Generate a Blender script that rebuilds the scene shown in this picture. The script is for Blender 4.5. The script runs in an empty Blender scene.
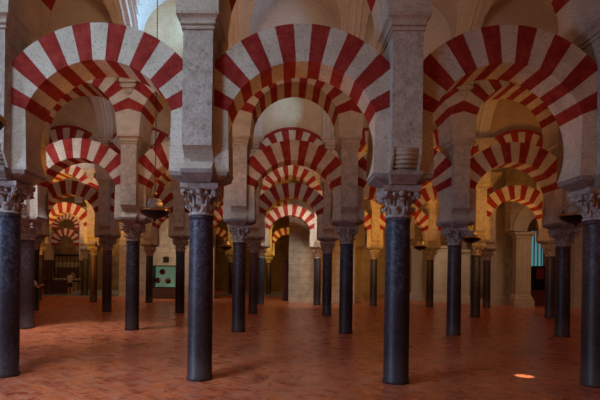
import bpy, bmesh, math, random
from mathutils import Vector, Matrix
random.seed(7)
PI = math.pi
C = bpy.context.scene.collection

# ------------------------------------------------------------------ survey of the hall (metres)
F = 490.0; PSI = -0.0155724; RHO = 0.01356566; CX = 277.634; CY = 274.146; EYE = 1.78485
ROW1 = 8.24258; AISLE = 6.85854; X0 = -1.42299; S = 3.3
def rowY(k): return ROW1 + (k - 1) * AISLE
def colX(i): return X0 + i * S
def at(px, py, Y):
    """where the sight line through a measured point meets the plane at distance Y"""
    a, b = px - CX, py - CY
    cr, sr = math.cos(RHO), math.sin(RHO)
    u = a * cr + b * sr; v = -a * sr + b * cr
    c, s = math.cos(PSI), math.sin(PSI)
    t = u / F
    X = Y * (s + t * c) / (c - t * s); zr = X * s + Y * c
    return X, EYE - v * zr / F

# ------------------------------------------------------------------ materials
def nt(name):
    m = bpy.data.materials.new(name); m.use_nodes = True
    t = m.node_tree; t.nodes.clear()
    out = t.nodes.new('ShaderNodeOutputMaterial'); b = t.nodes.new('ShaderNodeBsdfPrincipled')
    t.links.new(b.outputs[0], out.inputs[0])
    return m, t, b
def noise(t, scale, detail=6, rough=.6, vec=None, dist=0):
    n = t.nodes.new('ShaderNodeTexNoise'); n.inputs['Scale'].default_value = scale
    n.inputs['Detail'].default_value = detail; n.inputs['Roughness'].default_value = rough
    n.inputs['Distortion'].default_value = dist
    if vec: t.links.new(vec, n.inputs['Vector'])
    return n.outputs['Fac']
def ramp(t, fac, stops):
    r = t.nodes.new('ShaderNodeValToRGB'); e = r.color_ramp.elements
    while len(e) < len(stops): e.new(.5)
    for el, (p, c) in zip(e, stops):
        el.position = p; el.color = (*c, 1) if len(c) == 3 else c
    t.links.new(fac, r.inputs[0]); return r.outputs[0]
def mix(t, fac, a, b, mode='MIX'):
    n = t.nodes.new('ShaderNodeMix'); n.data_type = 'RGBA'; n.blend_type = mode
    if isinstance(fac, (int, float)): n.inputs[0].default_value = fac
    else: t.links.new(fac, n.inputs[0])
    for k, v in ((6, a), (7, b)):
        if isinstance(v, tuple): n.inputs[k].default_value = (*v, 1)
        else: t.links.new(v, n.inputs[k])
    return n.outputs[2]
def bump(t, b, h, strength=.3, dist=.01):
    n = t.nodes.new('ShaderNodeBump'); n.inputs['Strength'].default_value = strength
    n.inputs['Distance'].default_value = dist
    t.links.new(h, n.inputs['Height']); t.links.new(n.outputs[0], b.inputs['Normal'])
def coords(t, kind='Object', world=False):
    if world:
        g = t.nodes.new('ShaderNodeNewGeometry'); return g.outputs['Position']
    return t.nodes.new('ShaderNodeTexCoord').outputs[kind]

def m_stone(name, base, dark, light=None, rough=.85, sc=3.0, bs=.35):
    m, t, b = nt(name); v = coords(t, world=True)
    n1 = noise(t, sc, 8, .65, v); n2 = noise(t, 28, 5, .7, v)
    c = ramp(t, n1, [(.33, dark), (.55, base), (.75, light or base)])
    pits = ramp(t, n2, [(.30, (.5, .45, .4)), (.48, (1, 1, 1))])
    c = mix(t, 1.0, c, pits, 'MULTIPLY')
    t.links.new(c, b.inputs['Base Color']); b.inputs['Roughness'].default_value = rough; b.inputs['Specular IOR Level'].default_value = .12
    bump(t, b, n2, bs, .02)
    return m
def m_plain(name, col, rough=.6, metal=0, spec=.5):
    m, t, b = nt(name)
    n = noise(t, 9, 4, .6, coords(t, world=True))
    c = ramp(t, n, [(.3, tuple(x * .8 for x in col)), (.7, tuple(min(1, x * 1.15) for x in col))])
    t.links.new(c, b.inputs['Base Color'])
    b.inputs['Roughness'].default_value = rough; b.inputs['Metallic'].default_value = metal
    b.inputs['Specular IOR Level'].default_value = spec
    return m
def m_emit(name, col, st):
    m, t, b = nt(name); b.inputs['Base Color'].default_value = (*col, 1)
    b.inputs['Emission Color'].default_value = (*col, 1); b.inputs['Emission Strength'].default_value = st
    return m
def m_marble(name, cols, scuff=.25, rough=.46):
    m, t, b = nt(name); oi = t.nodes.new('ShaderNodeObjectInfo')
    v = coords(t, world=True)
    n1 = noise(t, 7.5, 12, .8, v, 1.6); n2 = noise(t, 24, 6, .8, v)
    c = ramp(t, n1, [(.41, cols[0]), (.50, cols[1]), (.60, cols[2])])
    sp = ramp(t, n2, [(.55, (0, 0, 0)), (.66, (1, 1, 1))])
    c = mix(t, sp, c, tuple(min(1, x * 2.0 + .01) for x in cols[2]))
    # darker and browner on the lower half, whitish scuffs by the foot
    sep = t.nodes.new('ShaderNodeSeparateXYZ'); t.links.new(v, sep.inputs[0])
    add = t.nodes.new('ShaderNodeMath'); add.operation = 'ADD'
    t.links.new(sep.outputs[2], add.inputs[0]); t.links.new(noise(t, 2.2, 6, .7, v), add.inputs[1])
    hi = ramp(t, add.outputs[0], [(0, (0, 0, 0)), (1, (1, 1, 1))])
    low = t.nodes.new('ShaderNodeMapRange'); low.inputs[1].default_value = 1.05; low.inputs[2].default_value = .75
    t.links.new(add.outputs[0], low.inputs[0])
    gr = t.nodes.new('ShaderNodeMapRange'); gr.inputs[1].default_value = 3.0; gr.inputs[2].default_value = 1.7
    t.links.new(add.outputs[0], gr.inputs[0])
    c = mix(t, gr.outputs[0], c, mix(t, .72, c, (.022, .009, .008)))
    sn = t.nodes.new('ShaderNodeMath'); sn.operation = 'MULTIPLY'; t.links.new(low.outputs[0], sn.inputs[0])
    sn.inputs[1].default_value = scuff
    b.inputs['Specular IOR Level'].default_value = .35
    c = mix(t, sn.outputs[0], c, (.15, .115, .105))
    t.links.new(c, b.inputs['Base Color']); b.inputs['Roughness'].default_value = rough
    bump(t, b, n2, .12, .01)
    return m

M = {}
M['white'] = m_stone('pale_voussoir_stone', (.60, .52, .43), (.47, .40, .32), (.68, .61, .52), sc=2.5)
M['red'] = m_stone('red_brick', (.32, .034, .027), (.22, .018, .014), (.40, .07, .055), sc=5, bs=.6)
M['pier'] = m_stone('rough_pier_stone', (.54, .47, .41), (.38, .32, .27), (.64, .58, .52), sc=6, bs=1.0)
M['cornice'] = m_stone('cornice_stone', (.52, .44, .36), (.42, .34, .27), (.60, .53, .45), sc=3, bs=.2)
M['plaster'] = m_stone('smooth_plaster', (.62, .54, .47), (.56, .48, .41), (.66, .59, .53), sc=1.0, bs=.08)
M['ochre'] = m_stone('ochre_plaster', (.58, .43, .27), (.48, .34, .2), (.64, .5, .34), sc=1.2, bs=.1)
M['capital'] = m_stone('carved_capital_stone', (.46, .39, .36), (.30, .23, .2), (.60, .54, .52), sc=8, bs=.5)
M['impost'] = m_stone('impost_stone', (.33, .28, .26), (.22, .18, .17), (.42, .38, .37), sc=6, bs=.4)
M['dark'] = m_marble('blue_black_marble', [(.010, .010, .016), (.03, .032, .048), (.10, .11, .155)], .16)
M['purple'] = m_marble('purple_grey_granite', [(.014, .010, .015), (.038, .030, .043), (.10, .085, .12)], .25)
M['brown'] = m_marble('brown_marble', [(.024, .012, .014), (.052, .032, .036), (.12, .08, .095)], .25)
M['blue'] = m_marble('slate_blue_marble', [(.02, .025, .04), (.05, .065, .1), (.1, .13, .18)], .2)
M['rose'] = m_marble('rose_marble', [(.08, .035, .04), (.14, .075, .085), (.22, .14, .16)], .2)
M['green'] = m_marble('green_marble', [(.04, .06, .045), (.08, .1, .08), (.14, .16, .12)], .1)
M['umber'] = m_stone('umber_plaster', (.22, .145, .08), (.12, .075, .04), (.34, .24, .13), sc=1.5)
M['iron'] = m_plain('blackened_metal', (.02, .018, .017), .45, .7)
M['brass'] = m_plain('brass', (.55, .36, .12), .35, 1)
M['wood'] = m_plain('dark_wood', (.06, .022, .018), .5)
M['redcloth'] = m_plain('dark_red_cloth', (.10, .02, .022), .9)
M['mortarstone'] = None

def m_ashlar(name, base, var, mort, bw=.9, bh=.4):
    m, t, b = nt(name)
    tc = coords(t, world=True)
    mp = t.nodes.new('ShaderNodeMapping'); mp.inputs['Rotation'].default_value = (PI / 2, 0, 0)
    t.links.new(tc, mp.inputs['Vector'])
    br = t.nodes.new('ShaderNodeTexBrick'); t.links.new(mp.outputs[0], br.inputs['Vector'])
    br.inputs['Color1'].default_value = (*base, 1); br.inputs['Color2'].default_value = (*var, 1)
    br.inputs['Mortar'].default_value = (*mort, 1); br.inputs['Scale'].default_value = 1
    br.inputs['Mortar Size'].default_value = .012; br.inputs['Brick Width'].default_value = bw
    br.inputs['Row Height'].default_value = bh
    n = noise(t, 3, 6, .6, tc)
    c = mix(t, 1.0, br.outputs[0], ramp(t, n, [(.3, (.7, .66, .62)), (.6, (1, 1, 1))]), 'MULTIPLY')
    t.links.new(c, b.inputs['Base Color']); b.inputs['Roughness'].default_value = .9
    return m
M['mortarstone'] = m_ashlar('coursed_stone', (.50, .41, .31), (.43, .35, .26), (.30, .23, .17))

def m_floor():
    m, t, b = nt('terracotta_brick_floor'); v = coords(t, world=True)
    br = t.nodes.new('ShaderNodeTexBrick'); mpf = t.nodes.new('ShaderNodeMapping'); mpf.inputs['Rotation'].default_value = (0, 0, PI / 4); t.links.new(v, mpf.inputs['Vector']); t.links.new(mpf.outputs[0], br.inputs['Vector'])
    br.inputs['Scale'].default_value = 1
    br.inputs['Color1'].default_value = (.72, .18, .06, 1); br.inputs['Color2'].default_value = (.42, .075, .03, 1)
    br.inputs['Mortar'].default_value = (.66, .30, .18, 1); br.inputs['Mortar Size'].default_value = .009
    br.inputs['Brick Width'].default_value = .32; br.inputs['Row Height'].default_value = .16
    big = noise(t, .7, 8, .72, v, .8); mid = noise(t, 3.4, 9, .78, v, .6)
    c = mix(t, .85, br.outputs[0], ramp(t, big, [(.36, (.55, .45, .42)), (.5, (1, 1, 1)), (.64, (1.0, .78, .7))]), 'MULTIPLY')
    pale = ramp(t, mid, [(.49, (0, 0, 0)), (.62, (.75, .75, .75))])
    c = mix(t, pale, c, (.66, .30, .18))
    t.links.new(c, b.inputs['Base Color'])
    rr = t.nodes.new('ShaderNodeMapRange'); rr.inputs[3].default_value = .16; rr.inputs[4].default_value = .42
    t.links.new(mid, rr.inputs[0]); t.links.new(rr.outputs[0], b.inputs['Roughness'])
    add = t.nodes.new('ShaderNodeMath'); add.operation = 'ADD'
    t.links.new(noise(t, 5.0, 3, .5, v), add.inputs[0]); t.links.new(br.outputs[1], add.inputs[1])
    bump(t, b, add.outputs[0], .3, .012)
    b.inputs['Specular IOR Level'].default_value = .6
    return m
M['floor'] = m_floor()
M['marblefloor'] = m_plain('pale_marble_floor', (.36, .46, .60), .25)  # bluish tint puts the cool daylight there into the colour

# ------------------------------------------------------------------ mesh helper
class MB:
    def __init__(s): s.bm = bmesh.new()
    def face(s, pts, mi=0):
        vs = [s.bm.verts.new(p) for p in pts]
        f = s.bm.faces.new(vs); f.material_index = mi; return f
    def box(s, x0, x1, y0, y1, z0, z1, mi=0):
        v = [s.bm.verts.new((x, y, z)) for z in (z0, z1) for y in (y0, y1) for x in (x0, x1)]
        for q in ((0, 2, 3, 1), (4, 5, 7, 6), (0, 1, 5, 4), (2, 6, 7, 3), (0, 4, 6, 2), (1, 3, 7, 5)):
            s.bm.faces.new([v[i] for i in q]).material_index = mi
        return s
    def loft(s, rings, closed=True, caps=True, mi=0, smooth=False):
        vr = [[s.bm.verts.new(p) for p in r] for r in rings]
        n = len(vr[0])
        for a, b in zip(vr, vr[1:]):
            for i in range(n if closed else n - 1):
                j = (i + 1) % n
                f = s.bm.faces.new((a[i], a[j], b[j], b[i])); f.material_index = mi; f.smooth = smooth
        if caps:
            for r, rev in ((vr[0], True), (vr[-1], False)):
                f = s.bm.faces.new(list(reversed(r)) if rev else r); f.material_index = mi
        return s
    def lathe(s, prof, n=24, c=(0, 0), mi=0, smooth=True, caps=True):
        return s.loft([[(c[0] + r * math.cos(2 * PI * i / n), c[1] + r * math.sin(2 * PI * i / n), z) for i in range(n)]
                       for r, z in prof], mi=mi, smooth=smooth, caps=caps)
    def tube(s, pts, r, n=8, mi=0):
        rings = []
        pts = [Vector(p) for p in pts]
        for i, p in enumerate(pts):
            d = (pts[min(i + 1, len(pts) - 1)] - pts[max(i - 1, 0)]).normalized()
            a = d.cross(Vector((0, 0, 1)) if abs(d.z) < .9 else Vector((1, 0, 0))).normalized(); b = d.cross(a)
            rr = r[i] if isinstance(r, (list, tuple)) else r
            rings.append([tuple(p + a * rr * math.cos(2 * PI * k / n) + b * rr * math.sin(2 * PI * k / n)) for k in range(n)])
        return s.loft(rings, mi=mi, smooth=True)
    def prism_y(s, poly, y0, y1, mi=0):      # outline in XZ, thickness along Y
        return s.loft([[(x, y0, z) for x, z in poly], [(x, y1, z) for x, z in poly]], mi=mi)
    def prism_x(s, poly, x0, x1, mi=0):      # outline in YZ, thickness along X
        return s.loft([[(x0, y, z) for y, z in poly], [(x1, y, z) for y, z in poly]], mi=mi)
    def ball(s, c, r, mi=0, seg=10):
        res = bmesh.ops.create_uvsphere(s.bm, u_segments=seg, v_segments=max(6, seg * 2 // 3), radius=1)
        rx, ry, rz = r if isinstance(r, (list, tuple)) else (r, r, r)
        for v in res['verts']:
            v.co = Vector((v.co.x * rx + c[0], v.co.y * ry + c[1], v.co.z * rz + c[2]))
            for f in v.link_faces: f.smooth = True; f.material_index = mi
        return s
    def mesh(s, name, mats):
        bmesh.ops.recalc_face_normals(s.bm, faces=s.bm.faces)
        me = bpy.data.meshes.new(name); s.bm.to_mesh(me); s.bm.free()
        for m in (mats if isinstance(mats, list) else [mats]): me.materials.append(m)
        return me
    def build(s, name, mats, parent=None, loc=(0, 0, 0)):
        return link(name, s.mesh(name, mats), parent, loc)
def link(name, me, parent=None, loc=(0, 0, 0), mat=None):
    o = bpy.data.objects.new(name, me); C.objects.link(o); o.parent = parent; o.location = loc
    if mat:
        o.material_slots[0].link = 'OBJECT'; o.material_slots[0].material = mat
    return o
def thing(name, label, cat, loc=(0, 0, 0), group=None, rotz=0):
    o = bpy.data.objects.new(name, None); C.objects.link(o); o.empty_display_size = .2
    o.location = loc; o.rotation_euler = (0, 0, rotz); o['label'] = label; o['category'] = cat
    if group: o['group'] = group
    return o
def tag(o, label, cat, group=None):
    o['label'] = label; o['category'] = cat
    if group: o['group'] = group
    return o
def struct(o): o['kind'] = 'structure'; return o

# ------------------------------------------------------------------ shared arcade meshes
H_SHAFT = 2.74; H_CAP = 3.255; H_IMP = 3.43; H_PIER = 5.62; H_COR = 5.87
# shaft
def shaft_mesh(r=.207):
    b = MB()
    b.lathe([(r + .012, 0), (r + .012, .05), (r, .07), (r * 1.005, .9), (r * .985, 1.8), (r * .95, H_SHAFT - .09),
             (r * .96, H_SHAFT - .06), (r * 1.02, H_SHAFT - .05), (r * 1.02, H_SHAFT - .015), (r * .95, H_SHAFT)], 40)
    return b.mesh('shaft', M['dark'])
def capital_mesh():
    b = MB(); z0 = H_SHAFT; hh = H_CAP - H_SHAFT
    b.lathe([(.195, z0), (.22, z0 + .01), (.222, z0 + .035), (.185, z0 + .05), (.165, z0 + .15), (.165, z0 + .28),
             (.20, z0 + .37), (.25, z0 + .42)], 28)
    def leaf(ang, zb, zt, r0, out, w):
        ca, sa = math.cos(ang), math.sin(ang)
        prof = [(r0 + .005, zb), (r0 + .02, zb + (zt - zb) * .45), (r0 + .035, zb + (zt - zb) * .8),
                (r0 + out * .75, zt), (r0 + out, zt - .015), (r0 + out * 1.02, zt - .05), (r0 + out * .8, zt - .065)]
        ws = [.75, 1, .95, .8, .6, .4, .2]
        rings = []
        for (r, z), q in zip(prof, ws):
            hw = w * q
            ring = []
            for (tx, dr) in ((-1, 0), (-.5, .018), (0, .006), (.5, .018), (1, 0), (.5, -.02), (0, -.02), (-.5, -.02)):
                rr = r + dr; tt = tx * hw
                ring.append((rr * ca - tt * sa, rr * sa + tt * ca, z))
            rings.append(ring)
        b.loft(rings, smooth=True)
    for k in range(8):
        leaf(k * PI / 4 + PI / 8, z0 + .05, z0 + .18, .175, .085, .058)
    for k in range(4):
        leaf(k * PI / 2, z0 + .1, z0 + .32, .165, .11, .07)
        leaf(k * PI / 2 + PI / 4, z0 + .1, z0 + .34, .165, .12, .07)
    # corner volutes and the boss on each side
    for k in range(4):
        a = PI / 4 + k * PI / 2; ca, sa = math.cos(a), math.sin(a)
        pts = [(.22 * ca, .22 * sa, z0 + .22), (.27 * ca, .27 * sa, z0 + .34), (.34 * ca, .34 * sa, z0 + .40),
               (.395 * ca, .395 * sa, z0 + .375), (.395 * ca, .395 * sa, z0 + .33), (.36 * ca, .36 * sa, z0 + .315), (.345 * ca, .345 * sa, z0 + .345)]
        b.tube(pts, [.03, .035, .04, .038, .034, .03, .025], 8)
        a = k * PI / 2; ca, sa = math.cos(a), math.sin(a)
        b.ball((.275 * ca, .275 * sa, z0 + .385), .055)
        for sgn in (-1, 1):
            b.ball((.25 * ca - sgn * .12 * sa, .25 * sa + sgn * .12 * ca, z0 + .37), .036)
    # concave sided abacus slab
    def slab(h, inn):
        ring = []
        for k in range(4):
            a = k * PI / 2
            for tt in (-1, -.93, -.5, 0, .5, .93):
                r = h - inn * (1 - tt * tt); x, y = r, tt * h
                ring.append((x * math.cos(a) - y * math.sin(a), x * math.sin(a) + y * math.cos(a)))
        return ring
    r1, r2 = slab(.28, .04), slab(.31, .04)
    b.loft([[(x, y, z0 + .415) for x, y in r1], [(x, y, z0 + .44) for x, y in r2], [(x, y, z0 + hh) for x, y in r2]])
    return b.mesh('capital', M['capital'])
def cross(wx, wy, px, py):
    return [(px, -py), (px, -wy), (wx, -wy), (wx, wy), (px, wy), (px, py), (-px, py), (-px, wy), (-wx, wy), (-wx, -wy), (-px, -wy), (-px, -py)]
def impost_mesh():
    b = MB(); rr = [(H_CAP, (.25, .20, .20, .40)), (H_CAP + .02, (.26, .205, .205, .41)), (H_IMP - .07, (.455, .345, .25, .54)), (H_IMP - .06, (.465, .35, .255, .555)), (H_IMP, (.465, .355, .255, .565))]
    b.loft([[(x, y, z) for x, y in cross(*p)] for z, p in rr])
    return b.mesh('impost_block', M['impost'])
SHAFT, CAPITAL, IMPOST = shaft_mesh(), capital_mesh(), impost_mesh()
# pier
PX, PY = .235, .55
def pier_body():
    b = MB(); b.box(-PX, PX, -PY, PY, 3.8, H_PIER); return b.mesh('pier_block', M['pier'])
def corbel_plain():
    b = MB(); pr = [(-.515, H_IMP), (-.515, 3.45), (-.50, 3.465), (-.43, 3.52), (-.37, 3.575), (-.345, 3.60), (-.35, 3.64), (-.39, 3.70), (-.46, 3.76), (-.52, 3.79), (-PY, 3.8)]
    b.prism_x(pr + [(-y, z) for y, z in reversed(pr)], -PX, PX)
    return b.mesh('corbel', M['cornice'])
def corbel_rolls():
    b = MB(); core = [(-.34, H_IMP), (-.34, 3.48), (-.48, 3.8)]
    b.prism_x(core + [(-y, z) for y, z in reversed(core)], -PX, PX)
    for sgn in (-1, 1):
        for k in range(6):
            z = 3.475 + k * .06; y = sgn * (.36 + .15 * math.sin(k / 5 * PI / 2))
            b.tube([(-PX + .035, y, z), (PX - .035, y, z)], .034, 12)
        for sx in (-1, 1):
            x = sx * (PX - .018)
            q = [(sgn * .34, 3.44), (sgn * .41, 3.44), (sgn * (PY + .005), 3.68), (sgn * (PY + .005), 3.8), (sgn * .34, 3.8)]
            b.prism_x(q, x - .018, x + .018)
        b.box(-PX - .004, PX + .004, sgn * .5 - .055 * (1), sgn * .5 + .055, 3.79, 3.82)
    return b.mesh('corbel', M['cornice'])
def cornice_mesh():
    b = MB(); prof = [(H_PIER, 0), (H_PIER, .022), (5.645, .03), (5.665, .022), (5.67, .008), (5.69, .01), (5.695, .04), (5.72, .045), (5.735, .035),
                      (5.76, .042), (5.79, .06), (5.815, .088), (5.825, .10), (H_COR, .10)]
    rings = []
    for z, o in prof:
        rings.append([(-PX - o, -PY - o, z), (PX + o, -PY - o, z), (PX + o, PY + o, z), (-PX - o, PY + o, z)])
    b.loft(rings); return b.mesh('cornice', M['cornice'])
PIER, CORB, CORBR, CORN = pier_body(), corbel_plain(), corbel_rolls(), cornice_mesh()
# lower horseshoe arch (local: x from bay centre, z absolute)
ZC1, RI1, RO1, TH1, VA1 = 3.95, 1.275, 1.88, .34, math.radians(9.2)
ZC2, RI2, RO2, TH2, VA2 = 6.15, 1.32, 1.92, .64, math.radians(9.8)
def ring_mesh(zc, ri, ro, th, va, kmax, xlim, sub=4):
    b = MB()
    def outr(a):
        s = abs(math.sin(a)); return ro if s < 1e-6 else min(ro, xlim / s)
    for k in range(-kmax, kmax + 1):
        mi = 0 if k % 2 == 0 else 1
        e = 0.002
        rings = []
        for j in range(sub + 1):
            a = (k - .5 + j / sub) * va
            ss, cc = math.sin(a), math.cos(a); r2 = outr(a)
            tt = th + (.004 if mi else 0)
            rings.append([(ri * ss, -tt, zc + ri * cc), (r2 * ss, -tt, zc + r2 * cc), (r2 * ss, tt, zc + r2 * cc), (ri * ss, tt, zc + ri * cc)])
        b.loft(rings, caps=True, mi=mi)
    return b.mesh('voussoir_ring', [M['white'], M['red']])
def springer_mesh(zc, ri, ro, th, a0, xlim, zb, sgn):
    b = MB(); inner = []
    aend = PI - math.acos(-(zb - zc) / ri) if zb < zc else math.acos((zb - zc) / ri)
    if zb < zc: aend = math.acos((zb - zc) / ri)
    n = 14
    for j in range(n + 1):
        a = a0 + (aend - a0) * j / n
        inner.append((sgn * ri * (1 if (a > PI / 2 and ri == RI2) else math.sin(a)), zc + ri * math.cos(a)))
    r2 = min(ro, xlim / math.sin(a0))
    outer = [(sgn * r2 * math.sin(a0), zc + r2 * math.cos(a0))]
    if r2 < xlim / math.sin(a0) - 1e-4:
        for j in range(1, 5):      # follow the outer curve down to the bay edge
            a = a0 + (math.asin(xlim / ro) - a0) * j / 4; outer.append((sgn * ro * math.sin(a), zc + ro * math.cos(a)))
    outer.append((sgn * xlim, zb))
    # strips between the inner arc and the outer edge
    top = list(outer[:-1])
    poly = inner + [outer[-1]] + list(reversed(top))
    b.prism_y(poly, -th, th)
    bmesh.ops.triangulate(b.bm, faces=[f for f in b.bm.faces if len(f.verts) > 4])
    return b.mesh('springer', M['white'])
XL1 = S / 2 - PX; XL2 = S / 2
RING1 = ring_mesh(ZC1, RI1, RO1, TH1, VA1, 7, XL1)
SPR1 = [springer_mesh(ZC1, RI1, RO1, TH1, 7.5 * VA1, XL1, H_IMP, s) for s in (-1, 1)]
RING2 = ring_mesh(ZC2, RI2, RO2, TH2, VA2, 7, XL2)
SPR2 = [springer_mesh(ZC2, RI2, RO2, TH2, 7.5 * VA2, XL2, H_COR, s) for s in (-1, 1)]
def archivolt_mesh():
    b = MB()
    for y0, y1 in ((-TH2 - .05, -.51), (.51, TH2 + .05)):
        rings = []
        amax = math.asin(XL2 / 2.02)
        for j in range(25):
            a = -amax + 2 * amax * j / 24; ss, cc = math.sin(a), math.cos(a)
            rings.append([(1.93 * ss, y0, ZC2 + 1.93 * cc), (2.03 * ss, y0, ZC2 + 2.03 * cc), (2.03 * ss, y1, ZC2 + 2.03 * cc), (1.93 * ss, y1, ZC2 + 1.93 * cc)])
        b.loft(rings)
    return b.mesh('archivolt', M['red'])
AVOLT = archivolt_mesh()
ZL, RL, ZTOP = 8.75, 1.3, 10.35
def upper_wall_mesh():
    b = MB(); th = .5; n = 24; xs = []
    for j in range(n + 1):
        x = -XL2 + 2 * XL2 * j / n
        zl = ZC2 + math.sqrt(max(0, RO2 ** 2 - x * x)); xs.append((x, zl))
    for (x0, z0), (x1, z1) in zip(xs, xs[1:]):
        for y in (-th, th):
            b.face([(x0, y, z0), (x1, y, z1), (x1, y, ZTOP), (x0, y, ZTOP)])
        b.face([(x0, -th, z0), (x1, -th, z1), (x1, th, z1), (x0, th, z0)])
    b.face([(-XL2, -th, ZTOP), (XL2, -th, ZTOP), (XL2, th, ZTOP), (-XL2, th, ZTOP)])
    bmesh.ops.remove_doubles(b.bm, verts=b.bm.verts, dist=1e-5)
    return b.mesh('upper_wall', M['plaster'])
UWALL = upper_wall_mesh()
# vault of one bay: barrel across the aisle crossed by a lunette over each arch
SPAN = AISLE - 1.0
def barrel(y, lift=0): 
    q = (y - SPAN / 2) / (SPAN / 2); return 7.7 + 2.3 * math.sqrt(max(0, 1 - q * q)) + lift
def vault_mesh():
    b = MB()
    xs = [-1.65, -1.31, -1.3] + [RL * math.sin(PI / 2 * (j / 9)) * 1 for j in range(-8, 9)] + [1.3, 1.31, 1.65]
    ys = [SPAN / 2 * (1 - math.cos(PI * j / 32)) for j in range(33)]
    g = []
    for y in ys:
        row = []
        for x in xs:
            z = barrel(y)
            if abs(x) < 1.305: z = max(z, ZL + RL * math.sqrt(max(0, 1 - (x / RL) ** 2)))
            row.append(b.bm.verts.new((x, y, z)))
        g.append(row)
    for j in range(len(ys) - 1):
        for i in range(len(xs) - 1):
            f = b.bm.faces.new((g[j][i], g[j][i + 1], g[j + 1][i + 1], g[j + 1][i])); f.smooth = False
    return b.mesh('vault', M['plaster'])
VAULT = vault_mesh()
def rib_mesh():
    b = MB(); rings = []
    for j in range(33):
        y = SPAN / 2 * (1 - math.cos(PI * j / 32))
        # unit normal of the curve, approximated towards the vault axis
        q = (y - SPAN / 2); zc = barrel(y); t = Vector((q * .9, zc - 7.3)).normalized()
        def P(x, d): return (x, y - t.x * d, zc - t.y * d)
        rings.append([P(-.30, -.05), P(-.30, .03), P(-.20, .03), P(-.17, .10), P(-.05, .10), P(0, .125), P(.05, .10), P(.17, .10), P(.20, .03), P(.30, .03), P(.30, -.05)])
    b.loft(rings); return b.mesh('vault_rib', M['plaster'])
RIB = rib_mesh()
def console_mesh():     # stepped bracket the rib stands on; local y=0 wall face, projecting +y
    b = MB()
    for z0, z1, hw, d in ((7.62, 7.74, .42, .36), (7.50, 7.62, .36, .32), (7.38, 7.50, .24, .28), (7.24, 7.38, .18, .23), (7.10, 7.24, .10, .18)):
        b.box(-hw, hw, -.12, d, z0, z1)
    for s in (-1, 1):
        b.ball((s * .34, .22, 7.47), (.06, .08, .06)); b.ball((s * .2, .2, 7.32), .05)
    b.ball((0, .12, 7.09), (.06, .06, .07))
    return b.mesh('console', M['cornice'])
CONS = console_mesh()

# ------------------------------------------------------------------ wording
ORD = ['first', 'second', 'third', 'fourth', 'fifth', 'sixth', 'seventh', 'eighth', 'ninth', 'tenth', 'eleventh', 'twelfth']
ROWN = {1: 'nearest', 2: 'second', 3: 'third', 4: 'fourth', 5: 'fifth', 6: 'sixth'}
COLOUR = {'dark': 'blue-black marble', 'purple': 'purple-grey granite', 'brown': 'brown marble', 'blue': 'slate blue marble', 'rose': 'rose marble', 'green': 'green marble'}
# row: column range, and the range in view
ROWS = {1: (-2, 3, -1, 2), 2: (-3, 4, -2, 3), 3: (-4, 5, -3, 4), 4: (-5, 4, -4, 4)}
MATS = {(1, -1): 'dark', (1, 0): 'purple', (1, 1): 'dark', (1, 2): 'brown',
        (2, -2): 'brown', (2, -1): 'dark', (2, 0): 'brown', (2, 1): 'dark', (2, 2): 'brown', (2, 3): 'brown',
        (3, -3): 'dark', (3, -2): 'rose', (3, -1): 'blue', (3, 0): 'rose', (3, 1): 'blue', (3, 3): 'dark', (3, 4): 'brown',
        (4, -3): 'rose', (4, -2): 'blue', (4, 0): 'blue', (4, 1): 'dark', (4, 2): 'dark', (4, 3): 'brown', (4, 4): 'brown'}
HIDDEN = {(3, 2): 'third nearest column', (4, -1): 'second nearest column'}
def column(k, i):
    r0, r1, v0, v1 = ROWS[k]
    mt = MATS.get((k, i), 'brown'); loc = (colX(i), rowY(k), 0)
    vis = [j for j in range(v0, v1 + 1) if (k, j) not in HIDDEN]
    if (k, i) in HIDDEN: lab = '%s column of the %s row hidden behind the %s' % (COLOUR[mt], ROWN[k], HIDDEN[(k, i)])
    elif i in vis:
        lab = '%s column, %s from the left in the %s row of columns' % (COLOUR[mt], ORD[vis.index(i)], ROWN[k])
        if k == 1: lab = '%s column with carved capital, %s of four in nearest row' % (COLOUR[mt], ('leftmost', 'second', 'third', 'rightmost')[vis.index(i)])
    else: lab = '%s column of the %s row outside the %s edge of view' % (COLOUR[mt], ROWN[k], 'left' if i < v0 else 'right')
    t = thing('marble_column', lab, 'column', loc, 'columns of the %s row' % ROWN[k])
    link('shaft', SHAFT, t, mat=M[mt]); link('capital', CAPITAL, t); link('impost_block', IMPOST, t)
    # pier above
    rolls = (k == 1 and i != 0) or (k > 1 and (i + k) % 5 == 0)
    pl = 'stone pier %s above the %s' % ('with rolled corbel' if rolls else 'with plain curved corbel', lab.replace(' with carved capital', '').replace(' of columns', '').replace(' of the picture', ''))
    pl = ' '.join(pl.split()[:16])
    if k == 1 and i in vis: pl = 'rough stone pier %s above the %s of four nearest columns' % ('with rolled corbel' if rolls else 'with plain corbel', ('leftmost', 'second', 'third', 'rightmost')[vis.index(i)])
    elif i in vis: pl = 'stone pier above the column %s from the left in the %s row' % (ORD[vis.index(i)], ROWN[k])
    else: pl = 'stone pier over a %s row column %s' % (ROWN[k], ('hidden behind the ' + HIDDEN[(k, i)]) if (k, i) in HIDDEN else ('outside the %s edge' % ('left' if i < v0 else 'right')))
    p = thing('stone_pier', pl, 'pier', (colX(i), rowY(k), H_IMP), 'piers of the %s arcade' % ROWN[k])
    for nm, me in (('pier_block', PIER), ('corbel', CORBR if rolls else CORB), ('cornice', CORN)):
        link(nm, me, p, (0, 0, -H_IMP))
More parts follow.
